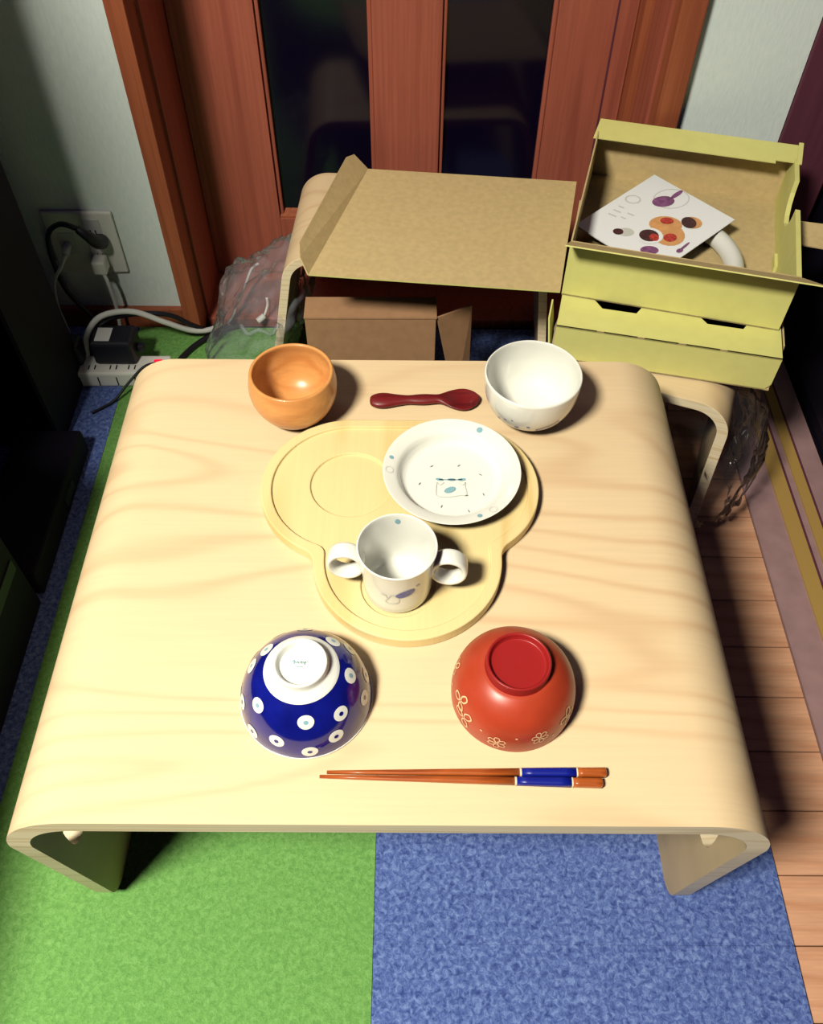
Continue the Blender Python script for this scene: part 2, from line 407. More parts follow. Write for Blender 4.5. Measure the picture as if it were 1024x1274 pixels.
# door leaf
dr = bpy.data.objects.new('door_1', None); C.objects.link(dr); struct(dr); dr.location = (0, 1.335, 0.010)
box('stile', (-0.357, -0.2295, 0, 0.035, 0, 1.98), m_door, dr, 0.001)
box('stile', (-0.059, 0.0447, 0, 0.035, 0.1135, 1.98), m_door, dr, 0.001)
box('stile', (0.212, 0.3265, 0, 0.035, 0, 1.98), m_door, dr, 0.001)
box('rail', (-0.2295, 0.212, 0, 0.035, 0, 0.1135), m_door, dr, 0.001)
box('rail', (-0.2295, 0.212, 0, 0.035, 1.86, 1.98), m_door, dr, 0.001)
box('groove', (0.296, 0.2985, -0.0012, 0.002, 0.0, 1.98), m_post, dr)
for x0, x1 in ((-0.2295, -0.059), (0.0447, 0.212)):
    g = box('glass_pane', (x0, x1, 0.016, 0.020, 0.1135, 1.86), m_glass, dr)
    box('glazing_bead', (x0, x0+0.007, 0.006, 0.016, 0.1135, 1.86), m_door, dr, 0.002)
    box('glazing_bead', (x1-0.007, x1, 0.006, 0.016, 0.1135, 1.86), m_door, dr, 0.002)
    v = [(x0, 0.002, 0.1135), (x1, 0.002, 0.1135), (x1, 0.016, 0.1135), (x0, 0.016, 0.1135), (x0, 0.002, 0.1165), (x1, 0.002, 0.1165), (x1, 0.016, 0.1245), (x0, 0.016, 0.1245)]
    obj('glazing_bead', v, [(0, 3, 2, 1), (4, 5, 6, 7), (0, 1, 5, 4), (1, 2, 6, 5), (2, 3, 7, 6), (3, 0, 4, 7)], m_casing, dr)
# right: opening with sliding-door rails on the floor and the dark post
struct(box('trim_4', (0.536, 0.625, 1.195, 1.30, -0.01, 2.4), m_post, None, 0.002))
tk = struct(box('trim_5', (0.508, 0.640, -0.30, 1.19, -0.012, 0.003), m_track))
box('rail', (0.552, 0.574, -0.30, 1.19, 0.003, 0.006), m_brass, tk)
box('rail', (0.588, 0.604, -0.30, 1.19, 0.003, 0.006), m_brass, tk)
box('groove', (0.576, 0.579, -0.30, 1.19, 0.003, 0.0036), m_post, tk)
box('groove', (0.606, 0.609, -0.30, 1.19, 0.003, 0.0036), m_post, tk)

# ================================================================== TABLE
TX0, TX1, TY0, TD, TH = -0.324, 0.295, 0.212, 0.516, 0.35
tb = thing('kids_table', 'low bent-plywood table in pale birch standing across the carpet', 'table', (0, TY0, 0))
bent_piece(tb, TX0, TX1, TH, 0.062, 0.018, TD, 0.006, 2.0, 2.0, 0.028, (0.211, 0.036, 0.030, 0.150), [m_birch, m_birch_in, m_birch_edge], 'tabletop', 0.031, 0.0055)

# ================================================================== TABLEWARE
T = TH
# --- wooden bowl
wb = thing('wooden_bowl', 'round orange-brown wooden bowl standing upright at the back left of the table', 'bowl', (-0.1203, 0.6455, T))
pr = closed_prof([(0, 0.0008), (0.019, 0.0), (0.0225, 0.001), (0.034, 0.010), (0.0425, 0.025), (0.0455, 0.040), (0.0443, 0.052), (0.0428, 0.0595)],
                 [(0.0415, 0.0605), (0.0392, 0.0588), (0.0412, 0.048), (0.0400, 0.036), (0.033, 0.019), (0.020, 0.0095), (0.008, 0.0072), (0, 0.007)])
lathe('body', pr, m_bowlwood, wb, 80)
# --- white bowl
hb = thing('rice_bowl', 'white porcelain bowl with small blue flecks at the back right of the table', 'bowl', (0.1255, 0.6455, T))
wout = [(0, 0.002), (0.019, 0.002), (0.0200, 0.0), (0.0218, 0.0), (0.0225, 0.0045), (0.030, 0.0075), (0.0405, 0.018), (0.0468, 0.033), (0.0490, 0.048), (0.0496, 0.0595)]
pr = closed_prof(wout, [(0.0488, 0.0606), (0.0474, 0.0592), (0.0465, 0.046), (0.0440, 0.033), (0.0370, 0.018), (0.024, 0.0095), (0.010, 0.008), (0, 0.008)])
lathe('body', pr, m_white, hb, 80)
po = [(p.x, p.y) for p in spline([(a, c, 0) for a, c in wout], 5)]
for a, s_, r in ((-112, 0.058, 0.0020), (-97, 0.063, 0.0014), (-128, 0.066, 0.0012), (-84, 0.055, 0.0012), (-140, 0.060, 0.0014), (-118, 0.070, 0.0009)):
    disc('fleck', OnLathe(po, math.radians(a), s_, 0.0004), 0, 0, r*1.3, r, m_indigo_print, hb, n=10, rings=2)
ribbon('leaf_line', OnLathe(po, math.radians(-72), 0.062, 0.0004), [(-0.010, -0.006), (-0.002, -0.001), (0.006, 0.002), (0.013, 0.006)], 0.0016, m_indigo_print, hb)
ribbon('leaf_line', OnLathe(po, math.radians(-72), 0.060, 0.0004), [(-0.008, -0.006), (0.000, -0.002), (0.008, 0.001), (0.014, 0.004)], 0.0009, m_indigo_print, hb)
pin = [(p.x, p.y) for p in spline([(a, c, 0) for a, c in reversed([(0.0474, 0.0592), (0.0465, 0.046), (0.0440, 0.033), (0.0370, 0.018), (0.024, 0.0095), (0.010, 0.008), (0, 0.008)])], 5)]
ribbon('line_drawing', OnLathe(pin, math.radians(-105), 0.037, -0.0004), [(-0.002, 0.010), (-0.001, -0.006), (0.003, -0.008), (0.001, 0.000), (0.008, 0.004), (0.011, 0.009)], 0.0008, m_grey_print, hb)

# --- spoon
sp = thing('baby_spoon', 'small dark red wooden spoon with a wavy handle lying between two bowls', 'spoon', (0.0163, 0.661, T), math.radians(1.8))
def spoon_mesh():
    st = [(-0.0590, 0.0010, 0.0010, 0, 0.005), (-0.0582, 0.0045, 0.0030, 0, 0.005), (-0.0555, 0.0068, 0.0043, 0, 0.005), (-0.050, 0.0086, 0.0050, 0, 0.0052), (-0.042, 0.0088, 0.0052, 0, 0.0054), (-0.030, 0.0064, 0.0046, 0, 0.0056),
          (-0.018, 0.0048, 0.0042, 0, 0.0058), (-0.008, 0.0056, 0.0042, 0, 0.006), (0.000, 0.0058, 0.0042, 0, 0.0062), (0.008, 0.0052, 0.0040, 0, 0.0064), (0.0145, 0.0050, 0.0038, 0, 0.0066), (0.021, 0.0075, 0.0042, 0.001, 0.0064),
          (0.029, 0.0112, 0.0048, 0.004, 0.0058), (0.038, 0.0136, 0.0052, 0.0062, 0.0054), (0.046, 0.0130, 0.0052, 0.0062, 0.0056), (0.0525, 0.0098, 0.0046, 0.0046, 0.006), (0.0565, 0.0058, 0.0034, 0.0020, 0.0064), (0.0583, 0.0024, 0.0018, 0.0004, 0.0066), (0.0588, 0.0006, 0.0006, 0, 0.0066)]
    P = spline([(a, b_, c) for a, b_, c, d, e in st], 4); Q = spline([(d, e, 0) for a, b_, c, d, e in st], 4)
    v, f, n = [], [], 24
    for p, q in zip(P, Q):
        for k in range(n):
            t = 2*PI*k/n; yy = math.cos(t)*p.y*1.16; zz = q.y+math.sin(t)*p.z
            if math.sin(t) > 0: zz -= max(q.x, 0)*math.sin(t)**1.5*1.15
            v.append((p.x, yy, max(zz, 0.0003)))
    for i in range(len(P)-1):
        for k in range(n): f.append((i*n+k, i*n+(k+1) % n, (i+1)*n+(k+1) % n, (i+1)*n+k))
    f += [tuple(range(n)), tuple((len(P)-1)*n+k for k in range(n))]
    return v, f
v, f = spoon_mesh(); obj('spoon_body', v, f, m_spoon, sp, True)

# --- board
bd = thing('serving_board', 'three-lobed pale maple serving board lying at the middle of the table', 'board', (-0.01, 0.50, T))
def sdf(x, y_):
    ds = [math.hypot(x+0.048, y_-0.037)-0.087, math.hypot(x-0.050, y_-0.037)-0.087, math.hypot(x-0.009, y_+0.0485)-0.087]
    k_ = 0.010; m_ = ds[0]
    for d in ds[1:3]:
        h_ = max(k_-abs(m_-d), 0)/k_; m_ = min(m_, d)-h_*h_*k_/4
    if -0.048 <= x <= 0.050: m_ = min(m_, max(y_-0.124, -y_+0.0))
    return m_
def contour(level, n=160):
    P = []
    for i in range(n):
        a = 2*PI*i/n; lo_, hi_ = 0.02, 0.2
        for _ in range(40):
            md = (lo_+hi_)/2
            if sdf(md*math.cos(a), md*math.sin(a)) < level: lo_ = md
            else: hi_ = md
        P.append((lo_*math.cos(a), lo_*math.sin(a)))
    return P
def slab(name, pts, z0, z1):
    n = len(pts); v = [(x, y_, z0) for x, y_ in pts]+[(x, y_, z1) for x, y_ in pts]
    f = [tuple(reversed(range(n))), tuple(range(n, 2*n))]+[(i, (i+1) % n, (i+1) % n+n, i+n) for i in range(n)]
    return obj(name, v, f, m_board, None)
def circ(x, y_, r, n=48): return [(x+r*math.cos(2*PI*i/n), y_+r*math.sin(2*PI*i/n)) for i in range(n)]
base = slab('board_body', contour(0), 0, 0.013)
cuts = [slab('cut', contour(-0.0105), 0.0100, 0.02), slab('cut', circ(-0.047, 0.040, 0.040), 0.0075, 0.02), slab('cut', circ(0.0512, 0.0425, 0.046), 0.0075, 0.02), slab('cut', circ(0.0005, -0.077, 0.0335), 0.0075, 0.02)]
for c in cuts:
    m = base.modifiers.new('b', 'BOOLEAN'); m.operation = 'DIFFERENCE'; m.object = c; m.solver = 'EXACT'
dg = bpy.context.evaluated_depsgraph_get(); me = bpy.data.meshes.new_from_object(base.evaluated_get(dg))
base.modifiers.clear(); base.data = me; base.parent = bd
for c in cuts: bpy.data.objects.remove(c)
bevel(base, 0.0012, 2, 40)

# --- plate
pl = thing('plate', 'white porcelain plate with a pale blue drawing lying on the wooden board', 'plate', (0.0413, 0.5425, T+0.0077))
prf = closed_prof([(0, 0.0015), (0.034, 0.0015), (0.035, 0.0), (0.038, 0.0), (0.039, 0.003), (0.048, 0.007), (0.056, 0.015), (0.0655, 0.0205)],
                  [(0.0668, 0.0222), (0.0660, 0.0229), (0.0565, 0.0200), (0.0525, 0.0172), (0.0498, 0.0105), (0.046, 0.0068), (0.038, 0.0058), (0, 0.0056)])
lathe('body', prf, m_white, pl, 96)
F = OnFlat(0, 0, 0.0064)
ribbon('outline_drawing', F, [(-0.014, -0.003), (-0.015, -0.012), (-0.014, -0.020), (-0.004, -0.0215), (0.008, -0.0195), (0.0145, -0.0185), (0.0135, -0.008), (0.014, -0.003)], 0.0008, m_grey_print, pl)
ribbon('outline_drawing', F, [(-0.014, -0.003), (-0.011, -0.0065), (-0.007, -0.003)], 0.0007, m_grey_print, pl)
ribbon('outline_drawing', F, [(0.007, -0.003), (0.011, -0.0065), (0.014, -0.003)], 0.0007, m_grey_print, pl)
disc('blue_leaf', F, -0.0015, -0.0125, 0.0062, 0.0034, m_blue_print, pl, 0.45, n=14, rings=2)
for x in (-0.0115, 0.0005, 0.0105): disc('blue_leaf', F, x, 0.0005+abs(x)*0.01, 0.0040, 0.0017, m_blue_print, pl, 0.15*x/0.01, n=12, rings=2)
ribbon('blue_stroke', F, [(-0.012, 0.0006), (0, 0.0002), (0.011, 0.0006)], 0.0011, m_blue_print, pl)
for x, y_, r in ((-0.019, 0.0175, 0.6), (0.008, 0.0185, 0.7), (0.029, 0.007, -0.5), (-0.031, -0.005, 1.0), (0.031, -0.018, 1.9), (-0.010, -0.033, 1.2), (0.016, -0.0385, 2.0), (0.0145, -0.0195, 0.3)):
    disc('grey_fleck', F, x, y_, 0.0019, 0.0006, m_dark_print, pl, r, n=8, rings=1)
pri = [(p.x, p.y) for p in spline([(a, c, 0) for a, c in reversed([(0.0660, 0.0229), (0.0565, 0.0200), (0.0525, 0.0172)])], 6)]
for a, s_, r, kind in ((61, 0.009, 0.0031, 0), (165, 0.0095, 0.0022, 0), (-66, 0.0095, 0.0025, 0), (180, 0.009, 0.0042, 1), (-52, 0.010, 0.0042, 1)):
    mp_ = OnLathe(pri, math.radians(a), s_, -0.0004)
    if kind == 0: disc('blue_dot', mp_, 0, 0, r, r*1.05, m_blue_print, pl, n=14, rings=2)
    else: disc('ring_drawing', mp_, 0, 0, r, r, m_grey_print, pl, inner=0.82, n=20, rings=1)

# --- mug with two handles
mg = thing('baby_mug', 'white two-handled porcelain cup with a small blue drawing standing on the board', 'cup', (-0.0098, 0.4222, T+0.0077), math.radians(-4))
mo = [(0, 0.0012), (0.0235, 0.0012), (0.0245, 0.0), (0.0268, 0.0), (0.0292, 0.003), (0.0305, 0.012), (0.0314, 0.03), (0.0328, 0.05), (0.0342, 0.0625)]
prm = closed_prof(mo, [(0.0346, 0.0638), (0.0338, 0.0645), (0.0326, 0.0628), (0.0310, 0.050), (0.0296, 0.030), (0.0285, 0.012), (0.0255, 0.0060), (0.018, 0.0045), (0, 0.0045)])
lathe('body', prm, m_white, mg, 80)
for s in (-1, 1):
    # loop handle: a strap swept round a ring standing in the X-Z plane
    N, K = 40, 12; v, f = [], []
    for i in range(N):
        a = 2*PI*i/N; ux, uz = math.cos(a), math.sin(a)
        for k in range(K):
            b_ = 2*PI*k/K; cx = math.copysign(abs(math.cos(b_))**0.6, math.cos(b_)); cy = math.copysign(abs(math.sin(b_))**0.6, math.sin(b_))
            rr = 0.0138+0.0021*cx
            v.append((s*(0.0448+rr*ux*1.05), 0.0078*cy, 0.0370+rr*uz*1.15))
    for i in range(N):
        for k in range(K): f.append((i*K+k, i*K+(k+1) % K, ((i+1) % N)*K+(k+1) % K, ((i+1) % N)*K+k))
    obj('handle', v, f, m_white, mg, True)
pmo = [(p.x, p.y) for p in spline([(a, c, 0) for a, c in mo], 5)]
MP = OnLathe(pmo, math.radians(-86), 0.060, 0.0004)
disc('indigo_leaf', MP, 0.0075, 0.0075, 0.0096, 0.0048, m_indigo_print, mg, 0.45, n=16, rings=3)
ribbon('outline_drawing', MP, [(0.002, 0.001), (-0.004, 0.006), (-0.008, 0.000), (-0.010, 0.006)], 0.0007, m_grey_print, mg)
ribbon('outline_drawing', MP, [(0.002, 0.001), (0.001, -0.007), (-0.006, -0.009), (-0.010, -0.006), (-0.007, 0.000)], 0.0007, m_grey_print, mg)
disc('indigo_leaf', MP, -0.0115, 0.004, 0.0026, 0.0008, m_grey_print, mg, -0.3, n=8, rings=1)
disc('blue_dot', OnLathe(pmo, math.radians(-52), 0.075, 0.0004), 0, 0, 0.0022, 0.0014, m_grey_print, mg, n=10, rings=1)
pmi = [(p.x, p.y) for p in spline([(a, c, 0) for a, c in reversed([(0.0326, 0.0628), (0.0310, 0.050), (0.0296, 0.030), (0.0285, 0.012)])], 5)]
disc('blue_dot', OnLathe(pmi, math.radians(94), 0.0445, -0.0005), 0, 0, 0.0024, 0.0030, m_blue_print, mg, n=14, rings=2)

# --- blue bowl, upside down
bb = thing('rice_bowl', 'cobalt blue rice bowl with white ring spots resting upside down on the table', 'bowl', (-0.0845, 0.3187, T))
bo = [(0.0300, 0.0478), (0.0365, 0.0430), (0.0425, 0.0365), (0.0475, 0.0285), (0.0515, 0.0190), (0.0540, 0.0090), (0.0549, 0.0015)]
pb = closed_prof(bo, [(0.0545, 0.0003), (0.0528, 0.0006), (0.0518, 0.0090), (0.0492, 0.0185), (0.0450, 0.028), (0.0400, 0.0355), (0.034, 0.041), (0.0280, 0.0445)])
lathe('body', pb, m_blue, bb, 90)
lathe('rim', closed_prof([(0.0553, 0.0019), (0.0555, 0.0008), (0.0545, 0.0)], [(0.0530, 0.0), (0.0526, 0.0010), (0.0540, 0.0018), (0.0553, 0.0019)]), m_foot, bb, 90)
lathe('foot', closed_prof([(0.0303, 0.0477), (0.0285, 0.0492), (0.0250, 0.0512), (0.0226, 0.0528), (0.0217, 0.0550), (0.0215, 0.0590)],
                          [(0.0209, 0.0600), (0.0197, 0.0600), (0.0186, 0.0588), (0.0172, 0.0556), (0.0150, 0.0545), (0, 0.0540)]), m_foot, bb, 90)
pbo = [(p.x, p.y) for p in spline([(a, c, 0) for a, c in bo], 6)]
spots = [(-142, 0.0165), (-163, 0.0362), (-82, 0.0147), (-44, 0.0206), (-3, 0.0110), (-13, 0.0344), (-138, 0.0455), (-111, 0.0362), (-82, 0.0449), (-57, 0.0371), (50, 0.0075), (147, 0.0078), (10, 0.0344), (168, 0.0180), (180, 0.0440), (36, 0.0210), (92, 0.0170), (120, 0.0300), (70, 0.0360), (150, 0.0340)]
for a, s_ in spots:
    mp_ = OnLathe(pbo, math.radians(a), s_, -0.00035)
    d_ = disc('white_spot', mp_, 0, 0, 0.0066, 0.0060, m_foot, bb, n=22, rings=3)
    disc('blue_centre', OnLathe(pbo, math.radians(a), s_, -0.0006), 0, 0, 0.0020, 0.0018, m_blue if s_ > 0.02 else m_blue_print, d_, n=12, rings=1)
Ff = OnFlat(-0.0005, 0.002, 0.0548)
for k, p in enumerate(([(-0.0062, 0.001), (-0.0050, 0.0022), (-0.0045, 0.0005), (-0.0055, -0.0008)], [(-0.0035, 0.0), (-0.0022, 0.0012), (-0.0015, -0.0002), (-0.0030, -0.0002)], [(-0.0005, 0.0), (0.0008, 0.0014), (0.0012, -0.0008)], [(0.0022, 0.0012), (0.0028, -0.0004), (0.0040, 0.0012), (0.0032, -0.0018)], [(0.0050, 0.0016), (0.0062, 0.0010)], [(-0.0025, -0.0034), (-0.001, -0.003), (0.0005, -0.0034), (0.002, -0.003)])):
    ribbon('script_mark', Ff, p, 0.0006, m_blue_print, bb)

# --- red bowl, upside down
rb = thing('soup_bowl', 'red-orange lacquer soup bowl with pale flower outlines resting upside down', 'bowl', (0.0872, 0.3210, T))
ro = [(0.0264, 0.0512), (0.0300, 0.0500), (0.0360, 0.0460), (0.0425, 0.0395), (0.0475, 0.0310), (0.0503, 0.0210), (0.0512, 0.0110), (0.0508, 0.0010)]
lathe('body', closed_prof(ro, [(0.0504, 0.0), (0.0488, 0.0004), (0.0486, 0.011), (0.0472, 0.021), (0.044, 0.030), (0.038, 0.038), (0.030, 0.044), (0.0240, 0.0465)]), m_red, rb, 90)
lathe('foot', closed_prof([(0.0268, 0.0505), (0.0260, 0.0520), (0.0258, 0.0560), (0.0257, 0.0592)], [(0.0251, 0.0600), (0.0241, 0.0600), (0.0232, 0.0590), (0.0222, 0.0560), (0.0195, 0.0548), (0.0010, 0.0542), (0, 0.0541)]), m_red_d, rb, 90)
pro = [(p.x, p.y) for p in spline([(a, c, 0) for a, c in ro], 6)]
def flower(a, s_, sc, rot, petals):
    mp_ = OnLathe(pro, math.radians(a), s_, -0.0004)
    for k in range(petals):
        t = rot+2*PI*k/petals
        pts = [(0.1, 0), (0.45, 0.30), (0.95, 0.24), (1.05, 0), (0.95, -0.24), (0.45, -0.30)]
        P = [(sc*(x*math.cos(t)-y_*math.sin(t)), sc*(x*math.sin(t)+y_*math.cos(t))) for x, y_ in pts]
        ribbon('flower_outline', mp_, P, 0.0009 if sc < 0.008 else 0.0013, m_gold, rb, True, 4)
flower(-146, 0.0440, 0.0098, -0.9, 3); flower(-157, 0.0335, 0.0085, 1.0, 3); flower(-109, 0.0475, 0.0072, 0.5, 6); flower(-70, 0.0400, 0.0066, 0.2, 6); flower(-36, 0.0390, 0.0090, 0.2, 4); flower(166, 0.033, 0.007, 0.4, 4)
for a, s_ in ((-92, 0.0370), (-56, 0.0455), (-178, 0.0395), (-125, 0.040)):
    disc('gold_dot', OnLathe(pro, math.radians(a), s_, -0.0004), 0, 0, 0.0011, 0.0009, m_gold, rb, n=8, rings=1)

# --- chopsticks
def chopstick(label, tip, end, b0, b1):
    tip = Vector(tip); end = Vector(end); d = end-tip; L = d.length
    t_ = thing('chopstick', label, 'chopstick', (tip.x, tip.y, T), math.atan2(d.y, d.x), 'pair of chopsticks at the front of the table')
    def seg(name, x0, x1, grow, m, cap=True):
        v, f = [], []; n = 16; N = 5
        xs = [x0+(x1-x0)*i/N for i in range(N+1)]
        if name == 'handle_end': xs += [x1+0.0008, x1+0.0013]
        for i, x in enumerate(xs):
            r = 0.0013+0.0024*min(x/L, 1)**0.9+grow
            if name == 'handle_end' and i > N: r *= (0.86, 0.55)[i-N-1]
            for k in range(n):
                a = 2*PI*k/n; c, s_ = math.cos(a), math.sin(a)
                q = (abs(c)**4+abs(s_)**4)**-0.25
                v.append((x, r*c*q, 0.0013+0.0024*min(x/L, 1)**0.9+r*s_*q+0.0004))
        for i in range(len(xs)-1):
            for k in range(n): f.append((i*n+k, i*n+(k+1) % n, (i+1)*n+(k+1) % n, (i+1)*n+k))
        f += [tuple(range(n)), tuple((len(xs)-1)*n+k for k in range(n))]
        return obj(name, v, f, m, t_, True)
    seg('shaft', 0, b0, 0, m_chop); seg('band', b0, b0+0.0016, 0.0002, m_band); seg('blue_sleeve', b0+0.0016, b1, 0.0002, m_sleeve)
    seg('band', b1, b1+0.0012, 0.0002, m_band); seg('handle_end', b1+0.0012, L-0.0013, 0, m_chop)
chopstick('upper of the two chopsticks, touching the bowls side, tip a little shorter at left', (-0.0635, 0.2525), (0.1570, 0.2525), 0.1520, 0.1965)
chopstick('lower of the two chopsticks, nearest the table front edge, tip reaching farther left', (-0.0690, 0.2490), (0.1530, 0.2440), 0.1532, 0.1975)

# ================================================================== STOOLS, BOXES
sb = thing('childs_stool', 'bent-plywood stool under the yellow boxes, wrapped in clear film', 'stool', (0.161, 0.837, 0), math.radians(-20))
bent_piece(sb, 0.0, 0.26, 0.25, 0.05, 0.014, 0.20, 0.0, 2, 2, 0.03, None, [m_birch, m_birch_in, m_birch_edge], 'seat')
sa = thing('childs_stool', 'bent-plywood stool behind the table, showing its pale left leg in film', 'stool', (-0.192, 1.055, 0), math.radians(-3))
bent_piece(sa, 0.0, 0.395, 0.25, 0.05, 0.013, 0.22, 0.006, 11, 6, 0.03, None, [m_birch, m_birch_in, m_birch_edge], 'seat')

# brown carton under the left stool
ct = thing('brown_carton', 'slim brown cardboard carton with a bent side flap standing before the left stool', 'carton', (-0.154, 0.990, 0.006), math.radians(0.5))
box('carton_body', (0, 0.192, 0, 0.045, 0, 0.183), m_kraft_d, ct, 0.001)
panel('flap', [(0.228, 0.010, 0.0), (0.250, 0.030, 0.0), (0.246, 0.030, 0.183), (0.194, 0.002, 0.183)], 0.003, m_kraft_d, m_kraft_d, ct)
box('top_panel', (-0.001, 0.193, -0.001, 0.046, 0.183, 0.1855), m_kraft_d, ct)

# lower yellow box
lb = thing('yellow_box', 'flat yellow cardboard box with two thumb notches, beneath the open box', 'box', (0.183, 0.843, 0.2515), math.radians(-12.4))
W, D_, Hh, t = 0.274, 0.28, 0.0525, 0.002
box('bottom_panel', (0, W, 0, D_, 0, t), m_kraft, lb)
panel('front_wall', [(0.001, 0, 0.0), (W-0.007, 0, 0.0), (W, 0, 0.010), (W, 0, Hh), (0, 0, Hh), (0, 0, 0.004)], t, m_yellow, m_kraft, lb)
panel('back_wall', [(W, D_, 0), (0, D_, 0), (0, D_, Hh), (W, D_, Hh)], t, m_yellow, m_kraft, lb)
panel('side_wall', [(0, D_-t, t), (0, t, t), (0, t, Hh-t), (0, D_-t, Hh-t)], t, m_yellow, m_kraft, lb)
panel('side_wall', [(W, t, t), (W, D_-t, t), (W, D_-t, Hh-t), (W, t, Hh-t)], t, m_yellow, m_kraft, lb)
fd = 0.066; nd = 0.020
panel('tuck_flap', [(0, 0, Hh), (W, 0, Hh), (W, fd, Hh), (0.238, fd, Hh), (0.228, fd-nd, Hh), (0.184, fd-nd, Hh), (0.168, fd, Hh), (0.105, fd, Hh), (0.096, fd-nd, Hh), (0.053, fd-nd, Hh), (0.038, fd, Hh), (0, fd, Hh)], t, m_yellow, m_kraft, lb)
panel('inner_flap', [(0.045, 0.010, Hh-0.008), (0.105, 0.010, Hh-0.008), (0.105, 0.052, Hh-0.014), (0.045, 0.052, Hh-0.014)], t, m_kraft, m_kraft, lb)
panel('hanging_flap', [(W+0.003, 0.030, Hh-0.004), (W+0.003, 0.085, Hh-0.004), (W+0.016, 0.075, -0.020), (W+0.013, 0.045, -0.030)], t, m_kraft, m_kraft, lb)
panel('corner_tab', [(-0.002, 0.0, 0.0), (-0.002, 0.05, 0.0), (-0.010, 0.05, Hh), (-0.010, 0.012, Hh)], t, m_yellow, m_yellow, lb)
for x in (0.05, 0.10, 0.15, 0.20): panel('fold_notch', [(x, -0.0003, Hh-0.0010), (x+0.009, -0.0003, Hh-0.0010), (x+0.009, 0.0012, Hh+0.0005), (x, 0.0012, Hh+0.0005)], 0.0004, m_kraft, m_kraft, lb)

# open upper box
ub = thing('open_box', 'open yellow gift box with kraft lining, lid folded out to the left', 'box', (0.195, 0.9035, 0.3045), math.radians(-14.4))
W, D_, Hh, t = 0.272, 0.290, 0.080, 0.002
box('bottom_panel', (0, W, 0, D_, 0, t), m_kraft, ub)
panel('front_wall', [(0, 0, 0), (W, 0, 0), (W, 0, Hh), (0, 0, Hh)], t, m_yellow, m_kraft, ub)
panel('back_wall', [(W, D_, 0), (0, D_, 0), (0, D_, Hh), (W, D_, Hh)], t, m_yellow, m_kraft, ub)
panel('side_wall', [(0, D_-t, t), (0, t, t), (0, t, Hh), (0, D_-t, Hh)], t, m_yellow, m_kraft, ub)
# right wall with a curved thumb cut-out in its rim
rim = [(W, D_-t, Hh), (W, D_-0.075, Hh)]
for k in range(9): a = PI*k/8; rim.append((W, D_-0.115+0.034*math.cos(a), Hh-0.042*math.sin(a)))
rim += [(W, D_-0.155, Hh), (W, t, Hh)]
panel('side_wall', [(W, t, t), (W, D_-t, t)]+rim, 0.006, m_yellow, m_yellow, ub)
box('locking_tab', (W-0.010, W-0.006, 0.112, 0.140, t, 0.014), m_yellow, ub)
# rim flaps
panel('front_flap', [(-0.004, -0.036, Hh+0.019), (W+0.022, -0.036, Hh+0.019), (W+0.002, 0, Hh), (0, 0, Hh)], 0.0016, m_kraft, m_yellow, ub)
panel('back_flap', [(-0.004, D_-0.040, Hh-0.002), (W-0.030, D_-0.040, Hh-0.002), (W-0.030, D_-0.034, Hh-0.0012), (W+0.002, D_-0.034, Hh-0.0012), (W, D_+0.002, Hh+0.004), (0, D_+0.002, Hh+0.004)], 0.0016, m_yellow, m_yellow, ub)
panel('corner_tab', [(W-0.003, D_-0.040, Hh+0.001), (W+0.003, D_-0.040, Hh+0.001), (W+0.004, D_+0.002, Hh+0.008), (W-0.002, D_+0.002, Hh+0.008)], 0.0016, m_yellow, m_yellow, ub)
panel('side_flap', [(W+0.001, 0.130, 0.040), (W+0.060, 0.118, 0.046), (W+0.060, 0.168, 0.050), (W+0.001, 0.172, 0.046)], 0.002, m_kraft, m_kraft, ub)
# lid, hinged along the bottom left edge and lying out to the left
inv = Matrix.Rotation(math.radians(14.4), 4, 'Z')
def loc(x, y_, z): return tuple(inv @ Vector((x-0.195, y_-0.9035, z-0.3045)))
NL, NR, FR_, FL_ = (-0.134, 0.938, 0.3065), (0.1935, 0.9065, 0.3065), (0.2435, 1.160, 0.3065), (-0.064, 1.190, 0.3065)
lid = panel('lid', [loc(*NL), loc(*NR), loc(*FR_), loc(*FL_)], 0.002, m_kraft, m_yellow, ub)
panel('lid_flap', [loc(*NL), loc(*FL_), loc(-0.084, 1.196, 0.326), loc(-0.094, 1.180, 0.331), loc(-0.146, 0.972, 0.331), loc(-0.144, 0.952, 0.324)], 0.002, m_kraft, m_kraft, lid)

# booklet in the box
bk = thing('booklet', 'white booklet printed with a food spread lying inside the open box', 'booklet', (0.3285, 1.0185, 0.3335), math.radians(-48.5))
bk.rotation_euler = (math.radians(3), math.radians(1), math.radians(-48.5))
BX, BY = 0.0690, 0.0820       # half sizes
box('cover', (-BX, BX, -BY, BY, 0, 0.0012), m_paper, bk)
box('inner_pages', (-BX+0.001, BX-0.001, -BY+0.001, BY-0.001, -0.0016, 0), m_plasticw, bk)
rq = math.radians(48.5)
def bl(wx, wy):   # world-aligned offset from the booklet centre to booklet coordinates
    return (wx*math.cos(rq)-wy*math.sin(rq), wx*math.sin(rq)+wy*math.cos(rq))
def pd(name, wx, wy, ru, rv, m, lift=0, inner=0, rot=0):
    u, v_ = bl(wx, wy); return disc(name, OnFlat(0, 0, 0.0015+lift), u, v_, ru, rv, m, bk, rq+rot, inner, 18, 1)
pd('printed_board', 0.013, -0.026, 0.022, 0.024, m_orange)
pd('printed_board', 0.013, -0.006, 0.022, 0.018, m_orange, 0.0001)
pd('printed_bowl', -0.0126, -0.0285, 0.0185, 0.0170, m_paper, 0.0003)
pd('printed_food', -0.0126, -0.0285, 0.0130, 0.0125, m_darkfood, 0.0005)
pd('printed_food', -0.0065, -0.0330, 0.0062, 0.0075, m_redfood, 0.0007)
pd('printed_food', 0.0145, -0.0335, 0.0095, 0.0080, m_redfood, 0.0004, rot=0.6)
